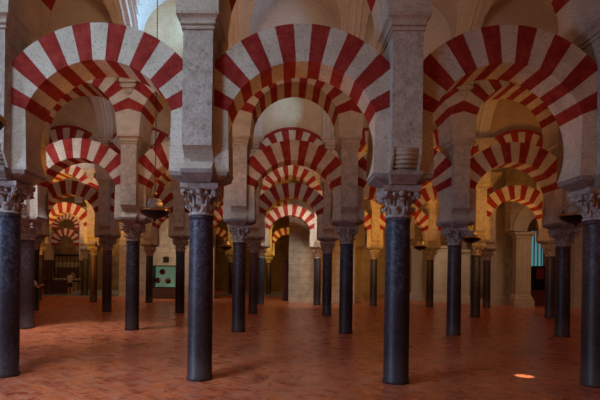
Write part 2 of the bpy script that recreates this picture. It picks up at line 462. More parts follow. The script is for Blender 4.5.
def bay(k, i):
    r0, r1, v0, v1 = ROWS[k]
    lo = v0 - (1 if k > 1 else 0); hi = v1 + (1 if k > 1 else 0)
    if k == 4: hi = v1
    cx = (colX(i) + colX(i + 1)) / 2
    seen = lo <= i < hi
    idx = i - lo; where = '%s from the left' % ORD[idx] if seen else 'outside the %s edge' % ('left' if i < lo else 'right')
    if k == 1 and seen: where = ('leftmost', 'middle', 'rightmost')[idx] + ' of three'
    a = thing('horseshoe_arch', 'red and white lower horseshoe arch, %s in the %s arcade' % (where, ROWN[k]), 'arch', (cx, rowY(k), H_IMP), 'lower arches of the %s arcade' % ROWN[k])
    link('voussoir_ring', RING1, a, (0, 0, -H_IMP))
    for m in SPR1: link('springer', m, a, (0, 0, -H_IMP))
    u = thing('round_arch', 'red and white upper round arch, %s in the %s arcade' % (where, ROWN[k]), 'arch', (cx, rowY(k), H_COR), 'upper arches of the %s arcade' % ROWN[k])
    link('voussoir_ring', RING2, u, (0, 0, -H_COR))
    for m in SPR2: link('springer', m, u, (0, 0, -H_COR))
    if k == 3: link('archivolt', AVOLT, u, (0, 0, -H_COR))['label'] = 'red painted outer band'
    struct(link('wall_arcade', UWALL, None, (cx, rowY(k), 0), M['ochre'] if k == 3 or (k == 2 and i == -1) else None))  # ochre on one second-row bay puts its warm light into the wall colour
ntrim = [0]
for k, (r0, r1, v0, v1) in ROWS.items():
    for i in range(r0, r1 + 1):
        column(k, i)
        # rib between this column and the next row
        ntrim[0] += 1
        rb = struct(link('trim_%d' % ntrim[0], RIB, None, (colX(i), rowY(k) + .5, 0)))
        link('console', CONS, rb, (0, 0, 0))
        c2 = link('console', CONS, rb, (0, SPAN, 0)); c2.rotation_euler = (0, 0, PI)
    for i in range(r0, r1): bay(k, i)
# vaults: one ceiling object per aisle
def ceiling(k, i0, i1):
    b = bmesh.new()
    for i in range(i0, i1):
        me = VAULT.copy(); me.transform(Matrix.Translation(((colX(i) + colX(i + 1)) / 2, rowY(k) + .5, 0))); b.from_mesh(me); bpy.data.meshes.remove(me)
    bmesh.ops.remove_doubles(b, verts=b.verts, dist=1e-4)
    me = bpy.data.meshes.new('ceiling'); b.to_mesh(me); b.free(); me.materials.append(M['plaster'])
    struct(link('ceiling', me))
for k, rng in ((0, (-4, 5)), (1, (-4, 5)), (2, (-5, 6)), (3, (-6, 7)), (4, (-7, 8)), (5, (-7, 8))): ceiling(k, *rng)

# ------------------------------------------------------------------ floor and outer walls
b = MB(); b.box(-26, 26, -6, 52, -.2, 0); struct(b.build('floor', M['floor']))
b = MB(); b.box(-26.3, -26, -6, 52, 0, 10.4); struct(b.build('wall_left', M['plaster']))
b = MB(); b.box(26, 26.3, -6, 52, 0, 10.4); struct(b.build('wall_right', M['plaster']))
b = MB(); b.box(-26, 26, 50, 50.3, 0, 10.4); struct(b.build('wall_back', M['umber']))

# ------------------------------------------------------------------ far end: walls and chapels
def wallseg(px0, px1, Y, name, mat, z1=10.0, th=.5, z0=0):
    x0, x1 = at(px0, 280, Y)[0], at(px1, 280, Y)[0]
    b = MB(); b.box(x0, x1, Y, Y + th, z0, z1); return struct(b.build(name, mat)), x0, x1
WD = 34.2
wallseg(119, 214, WD, 'wall_display', M['mortarstone'], 9.9)
WM = 30.9
wallseg(288.5, 355, WM, 'wall_middle', M['mortarstone'], 9.9)

# fifth and sixth row fragments: golden pier and column seen through the middle opening, green column at left
def small_column(k, i, mt, lab, plab):
    t = thing('marble_column', lab, 'column', (colX(i), rowY(k), 0))
    link('shaft', SHAFT, t, mat=M[mt]); link('capital', CAPITAL, t); link('impost_block', IMPOST, t)
    p = thing('stone_pier', plab, 'pier', (colX(i), rowY(k), H_IMP))
    for nm, me in (('pier_block', PIER), ('corbel', CORB), ('cornice', CORN)): link(nm, me, p, (0, 0, -H_IMP))
small_column(6, 0, 'brown', 'brown column in golden light seen deep through the middle opening', 'golden-lit stone pier deep behind the middle opening')
small_column(5, -4, 'green', 'green marble column beside the chapel rail at far left', 'golden-lit stone pier above the green column by the chapel')
def far_bay(k, i, where):
    cx = (colX(i) + colX(i + 1)) / 2
    a = thing('horseshoe_arch', 'red and white lower horseshoe arch %s' % where, 'arch', (cx, rowY(k), H_IMP))
    link('voussoir_ring', RING1, a, (0, 0, -H_IMP))
    for m in SPR1: link('springer', m, a, (0, 0, -H_IMP))
    u = thing('round_arch', 'red and white upper round arch %s' % where, 'arch', (cx, rowY(k), H_COR))
    link('voussoir_ring', RING2, u, (0, 0, -H_COR))
    for m in SPR2: link('springer', m, u, (0, 0, -H_COR))
    struct(link('wall_arcade', UWALL, None, (cx, rowY(k), 0), M['ochre']))
small_column(6, -2, 'dark', 'dark column deep in the hall behind the lit display wall', 'stone pier deep in the hall behind the display wall')
far_bay(6, -2, 'farthest left in the deep middle opening')
far_bay(6, -1, 'left of the golden pier, deep in the middle opening')
far_bay(6, 0, 'right of the golden pier, deep in the middle opening')
small_column(6, -1, 'dark', 'dark column deep in the hall left of the golden column', 'stone pier deep in the hall left of the golden pier')
small_column(6, 1, 'dark', 'dark column deep in the hall right of the golden column', 'stone pier deep in the hall right of the golden pier')

# lobed arch screen of the chapel at the far left
def lobed_outline(cx, zc, r, lobes, depth, a0=-PI * .55, a1=PI * .55):
    pts = []
    for l in range(lobes):
        s0 = a0 + (a1 - a0) * l / lobes; s1 = a0 + (a1 - a0) * (l + 1) / lobes
        for j in range(6):
            u = j / 6; a = s0 + (s1 - s0) * u; rr = r - depth + depth * math.sin(PI * u) ** .6
            pts.append((a, rr))
    pts.append((a1, r - depth))
    return pts
def lobed_arch(parent, cx, Y, zc, ri, ro, nv, th, lobes, name='voussoir_ring'):
    b = MB(); pts = lobed_outline(cx, zc, ri, lobes, ri * .12)
    a0, a1 = pts[0][0], pts[-1][0]
    prev = None
    for (a, r) in pts:
        cur = [(cx + r * math.sin(a), Y - th, zc + r * math.cos(a)), (cx + ro * math.sin(a), Y - th, zc + ro * math.cos(a)),
               (cx + ro * math.sin(a), Y + th, zc + ro * math.cos(a)), (cx + r * math.sin(a), Y + th, zc + r * math.cos(a))]
        if prev:
            mid = (a + prev[1]) / 2; mi = int((mid - a0) / (a1 - a0) * nv) % 2
            b.loft([prev[0], cur], mi=1 - mi)
        prev = (cur, a)
    return b.build(name, [M['white'], M['red']], parent)
YS = 36.4
cxs, zs = at(66.5, 243, YS)
scr = thing('chapel_arch_screen', 'golden lobed double arch screen in front of the far left chapel', 'arch screen', (cxs, YS, 0))
b = MB()
lw = 1.25
for s in (-1, 1):
    x0, x1 = sorted((s * 1.05, s * 1.55)); b = MB(); b.box(x0, x1, -.25, .25, 2.62, 5.5); b.build('side_block', M['ochre'], scr)
lobed_arch(scr, 0, 0, zs - .05, .62, 1.12, 15, .22, 5)
lobed_arch(scr, 0, 0, zs + 1.15, .72, 1.02, 21, .2, 9)
for s in (-1, 1):
    b = MB(); b.lathe([(.16, 0), (.16, .12), (.11, .16), (.105, 2.0), (.17, 2.3), (.17, 2.62)], 14, (s * 1.25, 0)); b.build('colonnette', M['brown'], scr)
b = MB()
for j in range(-24, 24):
    x0, x1 = j / 24 * 1.55, (j + 1) / 24 * 1.55; xm = (x0 + x1) / 2
    zl = zs + 1.15 + (math.sqrt(max(0, 1.02 ** 2 - xm * xm)) if abs(xm) < 1.0 else 0)
    b.box(x0, x1, -.2, .2, zl, 6.6)
b.build('spandrel', M['ochre'], scr)

# marble platform of the chapel
x0, _ = at(30, 297, 35); x1, _ = at(128, 297, 35)
b = MB(); b.box(x0, x1, 35.2, 46.5, 0, .03); struct(b.build('floor_chapel', M['marblefloor']))
b = MB(); b.box(-22, -9, 46.5, 46.9, 0, 9.9); struct(b.build('wall_chapel', M['umber']))
# rail of wrought iron
Yr = 40.2
xa, zr = at(55, 255.5, Yr); xb, _ = at(86, 255.5, Yr)
ra = thing('iron_screen', 'black iron rail screen before the chapel at far left', 'screen', (xa, Yr, 0))
b = MB(); b.box(0, xb - xa, -.05, .05, zr - .06, zr + .1); b.build('top_rail', M['iron'], ra)
n = 9
for j in range(n):
    b = MB(); b.tube([((xb - xa) * j / (n - 1), 0, 0.03), ((xb - xa) * j / (n - 1), 0, zr - .05)], .03, 6); b.build('bar', M['iron'], ra)
b = MB(); b.box(0, xb - xa, -.03, .03, .9, 1.0); b.build('middle_rail', M['iron'], ra)
# choir bench
xa, zt = at(44, 281, 38.2); xb, zb = at(69, 281, 38.2)
be = thing('wooden_bench', 'long dark red-brown wooden bench panel left of the far person', 'bench', ((xa + xb) / 2, 38.2, .03))
w = (xb - xa) / 2
b = MB(); b.box(-w, w, -.05, .05, 0, zt - .03)
for j in range(5): b.box(-w + .1 + j * (2 * w - .1) / 5, -w + (j + 1) * (2 * w - .1) / 5, -.07, -.05, .15, zt - .2)
b.build('back_panel', M['wood'], be)
b = MB(); b.box(-w, w, .05, .5, .42, .47); b.build('seat', M['wood'], be)
b = MB(); b.box(-w - .03, w + .03, -.08, .08, zt - .03, zt + .03); b.build('top_rail', M['wood'], be)
b = MB(); b.box(-w, -w + .06, .05, .5, 0, .42); b.build('end_panel', M['wood'], be)
b = MB(); b.box(w - .06, w, .05, .5, 0, .42); b.build('end_panel', M['wood'], be)
# altar
xa, zt = at(67, 263, 44.5)
al = thing('stone_altar', 'grey stone altar under a dark canopy in far left chapel', 'altar', (xa, 44.5, 0.03))
b = MB(); b.box(-.9, .9, -.4, .4, 0, 1.0); b.build('base_block', M['impost'], al)
b = MB(); b.box(-1.05, 1.05, -.5, .5, 1.0, 1.12); b.build('table_slab', M['cornice'], al)
b = MB(); b.box(-.95, .95, .1, .4, 1.12, 2.1); b.build('retable', M['wood'], al)
b = MB(); b.loft([[(-.8 - o, .0 - o * .2, z), (.8 + o, -o * .2, z), (.8 + o, .45, z), (-.8 - o, .45, z)] for z, o in ((2.1, 0), (2.2, .25), (2.45, .3), (2.6, .05))])
b.build('canopy', M['impost'], al)
# carved pillar left of the chapel
xa, _ = at(49.5, 270, 37.0); _, zt = at(49.5, 245, 37.0)
pc = thing('carved_pillar', 'carved reddish pillar left of the iron rail', 'pillar', (xa, 37.0, 0.03))
b = MB(); b.lathe([(.26, 0), (.26, .25), (.2, .32)] + [(.19 + .025 * (j % 2), .32 + j * .14) for j in range(1, 17)] + [(.19, 2.7)], 16); b.build('shaft', M['rose'], pc)
b = MB(); b.lathe([(.19, 2.7), (.24, 2.8), (.22, 2.95), (.33, 3.15), (.35, 3.4)], 16); b.build('capital', M['capital'], pc)

M['relic'] = m_plain('red_lacquer', (.75, .10, .07), .5)
# display case with green lining
xa, zb = at(154.5, 287.5, 33.5); xb, ztp = at(177.5, 266.5, 33.5); zb = at(165, 287, 33.5)[1]; ztp = at(165, 266.5, 33.5)[1]
w = (xb - xa) / 2
dc = thing('display_case', 'green-lined lit display case on a dark cabinet between columns', 'display case', ((xa + xb) / 2, 33.5, 0))
b = MB(); b.box(-w - .05, w + .05, -.28, .45, 0, zb - .06); b.box(-w, w, -.3, -.28, .1, zb - .2); b.build('cabinet', M['wood'], dc)
M['mint'] = m_emit('glowing_green_lining', (.22, .40, .26), .32)  # the lining glows by itself in place of a case lamp
b = MB(); b.box(-w, w, .3, .34, zb, ztp); lining = b.build('lining', M['mint'], dc); lining['label'] = 'pale green lit lining'
b = MB(); b.box(-w - .07, -w, -.3, .4, zb - .06, ztp + .07); b.box(w, w + .07, -.3, .4, zb - .06, ztp + .07); b.box(-w, w, -.3, .4, ztp, ztp + .07); b.box(-w, w, -.3, .4, zb - .06, zb)
b.build('case_frame', M['iron'], dc)
gl, tt, bb = nt('case_glass'); bb.inputs['Transmission Weight'].default_value = 1; bb.inputs['Roughness'].default_value = 0; bb.inputs['IOR'].default_value = 1.1
b = MB(); b.box(-w, w, -.27, -.26, zb, ztp); b.build('glass_pane', gl, dc)
for lab, fx, fz in (('upper', -.40, .72), ('lower left', -.80, .3), ('lower right', .10, .28)):
    xx = (xa + xb) / 2 + fx * w; zz = zb + fz * (ztp - zb)
    fr = thing('framed_relic', 'small red-framed piece hanging %s in the green display case' % lab, 'framed piece', (xx, 33.5 + .27, zz - .16))
    b = MB(); b.lathe([(.02, -.02), (.2, -.02), (.2, .03), (.02, .03)], 16); b.bm.transform(Matrix.Translation((0, 0, .18)) @ Matrix.Rotation(PI / 2, 4, 'X')); b.build('frame', M['relic'], fr)
    b = MB(); b.box(-.09, .09, -.03, -.02, .09, .26); b.ball((0, -.03, .17), (.05, .02, .06)); b.build('plate', M['brass'], fr)
# dark plate painted as the shade of a little square niche above it
xx, zz = at(166, 259.5, WD)
nb = MB(); nb.box(-.2, .2, -.04, .01, -.2, .2); o = nb.build('trim_niche_shade', M['iron'], None, (xx, WD, zz)); struct(o)
# plaque stains on the middle wall
# ------------------------------------------------------------------ right hand chapels: pilasters, piers and portal
def pilaster(px0, px1, ytop, Y, mat, lab, dep=.5, base=.55, caph=.4, flutes=0, zfoot=0, up=0):
    xa = at(px0, 275, Y)[0]; xb = at(px1, 275, Y)[0]; w = (xb - xa) / 2; zt = at((px0 + px1) / 2, ytop, Y)[1]
    t = thing('stone_pilaster', lab, 'pilaster', ((xa + xb) / 2, Y + dep / 2, zfoot)); zt -= zfoot
    h = dep / 2
    b = MB(); b.loft([[(-w - o, -h - o, z), (w + o, -h - o, z), (w + o, h + o, z), (-w - o, h + o, z)] for z, o in
                      ((0, .16), (base * .55, .16), (base * .55, .11), (base * .7, .12), (base * .8, .05), (base * .9, .06), (base, 0))]); b.build('base', mat, t)
    b = MB(); b.box(-w, w, -h, h, base, zt - caph)
    for j in range(flutes):
        x = -w + 2 * w * (j + .5) / flutes; b.box(x - w / flutes * .45, x + w / flutes * .45, -h - .035, -h, base + .15, zt - caph - .1)
    b.build('shaft', mat, t)
    b = MB(); b.loft([[(-w - o, -h - o, z), (w + o, -h - o, z), (w + o, h + o, z), (-w - o, h + o, z)] for z, o in
                      ((zt - caph, 0), (zt - caph + .03, .04), (zt - caph + .08, .03), (zt - caph * .55, .05), (zt - caph * .4, .14), (zt - caph * .15, .17), (zt, .17))]); b.build('capital', mat, t)
    if up:
        b = MB(); b.box(-w, w, -h, h, zt, zt + up); b.build('upper_block', mat, t)
    return t
M['lime'] = m_stone('pale_limestone', (.55, .47, .38), (.45, .38, .3), (.62, .55, .46), sc=2)
pilaster(354, 361, 246, 32.5, M['lime'], 'pale pilaster beside the right end of the middle wall', .5)
pilaster(411.5, 422, 246, 38.5, M['lime'], 'bright fluted pilaster just right of the third nearest column', .6, flutes=2)
pilaster(433.5, 449, 246, 34.5, M['lime'], 'wide fluted pilaster between two columns right of centre', .7, flutes=3)
pilaster(461.5, 469.5, 250, 32.5, M['lime'], 'slim pale pilaster between columns, right of the wide fluted one', .5)
pilaster(489, 505, 232, 31.8, M['lime'], 'broad tan pilaster left of the dark portal', .8, flutes=3, up=1.6)
pilaster(516, 531, 232, 29.5, M['lime'], 'moulded tan pier carrying the left foot of portal arch', .5, base=.75, flutes=3)
pilaster(575, 591, 228, 30.2, M['lime'], 'tan pilaster at far right behind the rightmost column', .8, up=1.4)
# wall behind the right hand chapels
for a0, a1, Yw in ((352, 455, 46), (451, 531, 36.2), (566, 600, 32.5)):
    wallseg(a0, a1, Yw, 'wall_chapel_side', M['mortarstone'] if Yw != 46 else M['ochre'], 9.9, .4)
wallseg(531, 566, 36.2, 'wall_chapel_side', M['mortarstone'], 9.9, .4, z0=5.2)
# portal arch
xl, zsq = at(521.5, 231, 29.5); xr = at(568, 231, 29.5)[0]; pc_ = (xl + xr) / 2; R_ = (xr - xl) / 2
pa = thing('portal_arch', 'moulded tan stone arch over the dark portal at right', 'arch', (pc_, 30.0, zsq))
for (ri, ro, y0, y1) in ((R_ - .42, R_ - .05, -.35, .5), (R_ - .05, R_ + .25, -.45, .5), (R_ + .25, R_ + .5, -.52, .5)):
    b = MB(); rings = []
    for j in range(31):
        a = -PI / 2 + PI * j / 30; ss, cc = math.sin(a), math.cos(a)
        rings.append([(ri * ss, y0, ri * cc), (ro * ss, y0, ro * cc), (ro * ss, y1, ro * cc), (ri * ss, y1, ri * cc)])
    b.loft(rings); b.build('moulded_ring', M['lime'], pa)
b = MB(); RR = R_ + .5; W_ = R_ + .6
for j in range(40):
    x0, x1 = -W_ + 2 * W_ * j / 40, -W_ + 2 * W_ * (j + 1) / 40; xm = (x0 + x1) / 2
    zl = math.sqrt(max(0, RR ** 2 - xm * xm)) - .02
    b.box(x0, x1, -.4, .4, max(zl, 0), 7.2 - 0)
o = struct(b.build('wall_portal', M['mortarstone'], None, (pc_, 30.0, zsq)))
# barrier, dark doors, turquoise window
xa, zt = at(517, 291, 31.2); xb = at(549, 291, 31.2)[0]
bar = tag(MB().box(-(xb - xa) / 2, (xb - xa) / 2, -.15, .15, 0, zt).box(-(xb - xa) / 2 - .05, (xb - xa) / 2 + .05, -.2, .2, zt, zt + .06).build('barrier', M['redcloth'], None, ((xa + xb) / 2, 31.2, 0)),
          'low dark red barrier across the foot of the portal', 'barrier')
M['turq'] = m_emit('daylit_turquoise_glass', (.13, .38, .42), .5)
xa, zb = at(530, 266, 35.5); xb, zt = at(549, 232, 35.5)
wn = MB(); wn.box(xa, xb, 36.3, 36.34, zb, zt + .6); wo = struct(wn.build('window_1', M['turq']))
b = MB()
for j in range(5):
    x = xa + (xb - xa) * (j + .5) / 5; b.box(x - .03, x + .03, 36.22, 36.3, zb, zt + .6)
b.build('window_mullion', M['lime'], wo)
xa2, z2 = at(532, 266, 34.6); xb2 = at(547, 266, 34.6)[0]
dk = thing('dark_cupboard', 'black cupboard with a red panel inside the dark portal', 'cupboard', ((xa2 + xb2) / 2, 34.6, 0))
w = (xb2 - xa2) / 2
MB().box(-w, w, -.3, .3, 0, z2).build('carcass', M['iron'], dk)
MB().box(-w * .7, w * .3, -.34, -.3, z2 - .9, z2 - .15).build('panel', m_plain('crimson_cloth', (.25, .02, .02), .8), dk)['label'] = 'crimson panel'
# dark furnishing glimpsed in the opening by the golden column
xa, zt = at(283, 260, 33); xb = at(288.4, 260, 33)[0]
tag(MB().box(-(xb - xa) / 2, (xb - xa) / 2, -.1, .1, 0, zt).box(-(xb - xa) / 2 + .03, (xb - xa) / 2 - .03, -.12, -.1, .2, zt - .2).build('door_leaf', M['redcloth'], None, ((xa + xb) / 2, 33, 0)), 'narrow dark red door leaf at left end of middle wall', 'door leaf')
x0, _ = at(214, 292, 39); x1, _ = at(289, 292, 39)
b = MB(); b.box(x0, x1, 39.5, 49, 0, .03); struct(b.build('floor_far', M['marblefloor']))
x0, _ = at(405, 292, 36.3); x1, _ = at(428, 292, 36.3)
b = MB(); b.box(x0, x1, 36.5, 46, 0, .03); struct(b.build('floor_side', M['marblefloor']))

# ------------------------------------------------------------------ hanging lamps
def lamp_parts():
    b = MB(); b.lathe([(.012, -.25), (.032, -.225), (.02, -.2), (.05, -.185), (.17, -.155), (.27, -.105), (.335, -.045), (.352, .01), (.35, .035), (.335, .035), (.31, -.03), (.2, -.1), (.02, -.13)], 32)
    bowl = b.mesh('bowl', M['iron'])
    b = MB(); b.lathe([(.34, -.015), (.365, -.005), (.37, .02), (.362, .04), (.34, .035)], 36); b.lathe([(.05, .40), (.055, .43), (.03, .46), (.015, .5)], 12)
    rim = b.mesh('rim', M['brass'])
    b = MB(); b.lathe([(.05, -.12), (.17, -.06), (.175, .06), (.19, .065), (.19, .09), (.165, .095), (.165, .17), (.18, .175), (.18, .2), (.15, .205), (.14, .27), (.12, .28), (.12, .02), (.05, -.05)], 24)
    cup = b.mesh('oil_cup', m_plain('dull_glass', (.50, .42, .34), .5))
    return bowl, rim, cup
BOWL, RIM, CUP = lamp_parts()
def chain_mesh(p, q, r, name='chain'):
    b = MB(); p = Vector(p); q = Vector(q); L = (q - p).length; n = max(2, int(L / .07)); pts = []; rs = []
    for j in range(n * 2 + 1):
        pts.append(tuple(p.lerp(q, j / (n * 2)))); rs.append(r if j % 2 else r * .45)
    b.tube(pts, rs, 6); return b.mesh(name, M['iron'])
ARMC = [chain_mesh((.33 * math.cos(a), .33 * math.sin(a), .03), (.02 * math.cos(a), .02 * math.sin(a), .42), .008) for a in (.3, .3 + 2 * PI / 3, .3 + 4 * PI / 3)]
LONG = chain_mesh((0, 0, .5), (0, 0, 10.0 - 3.2 - .02), .014)
def added_uplight(x, y, z, e, col=(1, .46, .14), r=.15, cone=165):  # added upward spot, no fixture of its own
    l = bpy.data.lights.new('added_uplight', 'SPOT'); l.energy = e; l.color = col; l.shadow_soft_size = r
    l.spot_size = math.radians(cone); l.spot_blend = .4
    o = bpy.data.objects.new('added_uplight', l); C.objects.link(o); o.location = (x, y, z); o.rotation_euler = (PI, 0, 0)
def lamp(px, py, Y, label, power, col=(1, .46, .14)):
    X, Z = at(px, py, Y)
    t = thing('hanging_lamp', label, 'lamp', (X, Y, Z), 'hanging bowl lamps')
    link('bowl', BOWL, t); link('rim', RIM, t); link('oil_cup', CUP, t)
    for m in ARMC: link('chain', m, t)
    link('chain', LONG, t)
    if power:
        added_uplight(X + 1.0, Y, Z - .1, power * .8, col, .1)  # spot added beside the lamp, the bowl itself stays unlit
    return X, Z
yA = lambda k: rowY(k) + AISLE / 2
lamp(154.8, 211, yA(1), 'dark bowl lamp hanging in the leftmost front arch', 120)
lamp(576, 216, yA(1), 'dark bowl lamp hanging just left of the rightmost column', 70)
lamp(471.5, 238, yA(2), 'dark bowl lamp hanging in front of the slim pale pilaster', 110)
lamp(226, 246.5, yA(3), 'small bowl lamp hanging just right of the second nearest column', 200)
lamp(420, 246.5, yA(3), 'small bowl lamp hanging just right of third nearest column', 200)
lamp(44, 243.5, rowY(4) + 3.6, 'small bowl lamp hanging in front of the carved pillar', 200)
lamp(-36, 118, yA(0), 'near bowl lamp cut off by the left edge of the picture', 0)

# ------------------------------------------------------------------ people
def person(label, loc, rotz, parts):
    t = thing('person', label, 'person', loc, None, rotz)
    J = parts['joints']; E = parts['edges']; R = parts['radii']
    me = bpy.data.meshes.new('body'); names = list(J)
    me.from_pydata([J[n] for n in names], [(names.index(a), names.index(c)) for a, c in E], [])
    me.materials.append(parts['skin']); o = link('body', me, t)
    sk = o.modifiers.new('s', 'SKIN'); o.modifiers.new('u', 'SUBSURF').levels = 1; o.modifiers['u'].render_levels = 1
    for i, n in enumerate(names): me.skin_vertices[0].data[i].radius = R[n]
    me.skin_vertices[0].data[names.index('pelvis')].use_root = True
    return t
def skinned(name, mat, parent, pts, edges, radii):
    me = bpy.data.meshes.new(name); me.from_pydata(pts, edges, []); me.materials.append(mat); o = link(name, me, parent)
    me.skin_vertices  # created by the modifier below
    return o
def make_person(label, loc, rotz, shirt, trousers, hairc, arms, short=True):
    J = {'pelvis': (0, 0, .95), 'waist': (0, 0, 1.08), 'chest': (0, -.01, 1.3), 'neckb': (0, 0, 1.44), 'neck': (0, -.01, 1.5), 'head': (0, -.02, 1.58), 'crown': (0, -.015, 1.66)}
    R = {'pelvis': (.16, .11), 'waist': (.14, .10), 'chest': (.17, .11), 'neckb': (.09, .07), 'neck': (.052, .055), 'head': (.075, .09), 'crown': (.072, .088)}
    E = [('pelvis', 'waist'), ('waist', 'chest'), ('chest', 'neckb'), ('neckb', 'neck'), ('neck', 'head'), ('head', 'crown')]
    for s, n in ((-1, 'l'), (1, 'r')):
        J['hip' + n] = (s * .1, 0, .86); R['hip' + n] = (.085, .09)
        J['knee' + n] = (s * .11, -.01, .48); R['knee' + n] = (.055, .06)
        J['ankle' + n] = (s * .12, .02, .09); R['ankle' + n] = (.038, .042)
        J['toe' + n] = (s * .13, -.15, .035); R['toe' + n] = (.042, .032)
        E += [('pelvis', 'hip' + n), ('hip' + n, 'knee' + n), ('knee' + n, 'ankle' + n), ('ankle' + n, 'toe' + n)]
        sh, el, wr, ha = arms[n]
        J['sh' + n] = sh; J['el' + n] = el; J['wr' + n] = wr; J['ha' + n] = ha
        R['sh' + n] = (.06, .06); R['el' + n] = (.04, .04); R['wr' + n] = (.027, .027); R['ha' + n] = (.04, .022)
        E += [('chest', 'sh' + n), ('sh' + n, 'el' + n), ('el' + n, 'wr' + n), ('wr' + n, 'ha' + n)]
        # four fingers and a thumb
        W = Vector(wr); H = Vector(ha); d = (H - W).normalized(); side = d.cross(Vector((0, 1, 0)));
        side = side.normalized() if side.length > .1 else Vector((1, 0, 0))
        for q in range(4):
            a = H + d * .03 + side * (q - 1.5) * .019; e = a + d * (.05, .06, .055, .042)[q] + Vector((0, -.012, 0))
            J['f%d%s' % (q, n)] = tuple(a); J['t%d%s' % (q, n)] = tuple(e); R['f%d%s' % (q, n)] = (.009, .009); R['t%d%s' % (q, n)] = (.007, .007)
            E += [('ha' + n, 'f%d%s' % (q, n)), ('f%d%s' % (q, n), 't%d%s' % (q, n))]
        a = W.lerp(H, .6) + side * .045 + d * .02; J['th' + n] = tuple(a); R['th' + n] = (.009, .009); E.append(('ha' + n, 'th' + n))
    sk = m_plain('skin', (.45, .25, .18), .6)
    t = thing('person', label, 'person', loc, None, rotz)
    def grow(name, names, edges, rad, mat, grow_by=0, root=None):
        me = bpy.data.meshes.new(name); me.from_pydata([J[x] for x in names], [(names.index(a), names.index(c)) for a, c in edges], [])
        me.materials.append(mat); o = link(name, me, t)
        o.modifiers.new('skin', 'SKIN'); u = o.modifiers.new('sub', 'SUBSURF'); u.levels = 1; u.render_levels = 2
        sv = me.skin_vertices[0].data if me.skin_vertices else None
        if sv:
            for i, x in enumerate(names): sv[i].radius = (rad[x][0] + grow_by, rad[x][1] + grow_by)
            for i in range(len(names)): sv[i].use_root = (names[i] == (root or names[0]))
        return o
    grow('body', list(J), E, R, sk, 0, 'pelvis')
    sn = ['pelvis', 'waist', 'chest', 'neckb', 'shl', 'shr']
    J['sll'] = tuple(Vector(J['shl']).lerp(Vector(J['ell']), .7)); J['slr'] = tuple(Vector(J['shr']).lerp(Vector(J['elr']), .7)); R['sll'] = (.05, .05); R['slr'] = (.05, .05)
    grow('shirt', sn + ['sll', 'slr'], [('pelvis', 'waist'), ('waist', 'chest'), ('chest', 'neckb'), ('chest', 'shl'), ('chest', 'shr'), ('shl', 'sll'), ('shr', 'slr')], R, m_plain('shirt_cloth', shirt, .9), .014)
    kn = {}
    for n in 'lr':
        J['cf' + n] = tuple(Vector(J['hip' + n]).lerp(Vector(J['knee' + n] if short else J['ankle' + n]), .85)); R['cf' + n] = (.068, .072) if short else (.05, .055)
    J['belt'] = (0, 0, 1.0); R['belt'] = (.15, .105)
    grow('trousers', ['pelvis', 'belt', 'hipl', 'hipr', 'cfl', 'cfr'], [('pelvis', 'belt'), ('pelvis', 'hipl'), ('pelvis', 'hipr'), ('hipl', 'cfl'), ('hipr', 'cfr')], R, m_plain('trouser_cloth', trousers, .9), .016)
    b = MB(); b.ball((0, .01, 1.66), (.092, .105, .095)); b.ball((0, .04, 1.6), (.085, .08, .09)); b.build('hair', m_plain('hair', hairc, .7), t)
    b = MB()
    for s in (-1, 1): b.ball((s * .03, -.105, 1.615), .009)
    b.build('eyes', M['iron'], t)
    b = MB(); b.ball((0, -.118, 1.59), (.012, .016, .02)); b.build('nose', sk, t)
    for n, s in (('l', -1), ('r', 1)):
        b = MB(); b.ball((s * .128, -.06, .035), (.052, .14, .04)); b.build('shoe', m_plain('white_shoe', (.6, .6, .6), .6), t)
    return t
# far person raising a camera, seen from behind
Yp = 35.9; X, _ = at(70, 290, Yp)
up = {'l': ((-.19, 0, 1.38), (-.25, -.2, 1.3), (-.1, -.33, 1.52), (-.06, -.36, 1.58)), 'r': ((.19, 0, 1.38), (.25, -.2, 1.3), (.1, -.33, 1.52), (.06, -.36, 1.58))}
make_person('person in light shirt and dark shorts photographing the far chapel', (X, Yp, .03), PI * .95, (.40, .42, .5), (.02, .02, .035), (.05, .03, .02), up)
# person behind the second row column at far left
Yq = 17.2; X, _ = at(28.5, 300, Yq)
ar = {'l': ((-.19, 0, 1.38), (-.25, -.02, 1.1), (-.24, -.15, .9), (-.235, -.18, .82)), 'r': ((.19, 0, 1.38), (.3, -.1, 1.2), (.42, -.3, 1.28), (.48, -.34, 1.3))}
make_person('person in white shirt mostly hidden behind the leftmost second row column', (X, Yq, 0), .35, (.6, .6, .62), (.1, .1, .12), (.06, .04, .03), ar, False)

# ------------------------------------------------------------------ light
def area(loc, target, size, energy, col, sy=None, spread=180):
    l = bpy.data.lights.new('unseen_light', 'AREA'); l.spread = math.radians(spread); l.energy = energy; l.color = col; l.size = size
    if sy: l.shape = 'RECTANGLE'; l.size_y = sy
    o = bpy.data.objects.new('unseen_light', l); C.objects.link(o); o.location = loc
    d = Vector(target) - Vector(loc); o.rotation_euler = d.to_track_quat('-Z', 'Y').to_euler(); return o
# skylight over the front aisle, left of the camera, then lights added for shafts and floors
area((-4.9, 3.0, 9.0), (-2.6, 8, 3.9), 1.5, 76, (.54, .78, 1.0), spread=86)
area((-10, 2.0, 3.0), (-1, 8.5, .9), 2.2, 105, (.45, .66, 1.0), spread=72)  # low cool light added for the shafts
area((-7.5, 12, 9.2), (-7.5, 14.5, 0), 1.5, 85, (.9, .92, 1.0), spread=60)  # added to brighten the floor farther back at left
area((-4.5, 3.5, 9.2), (-3.0, 6.5, 0), 1.5, 28, (.85, .88, 1.0), spread=50)  # added to brighten the near floor at left
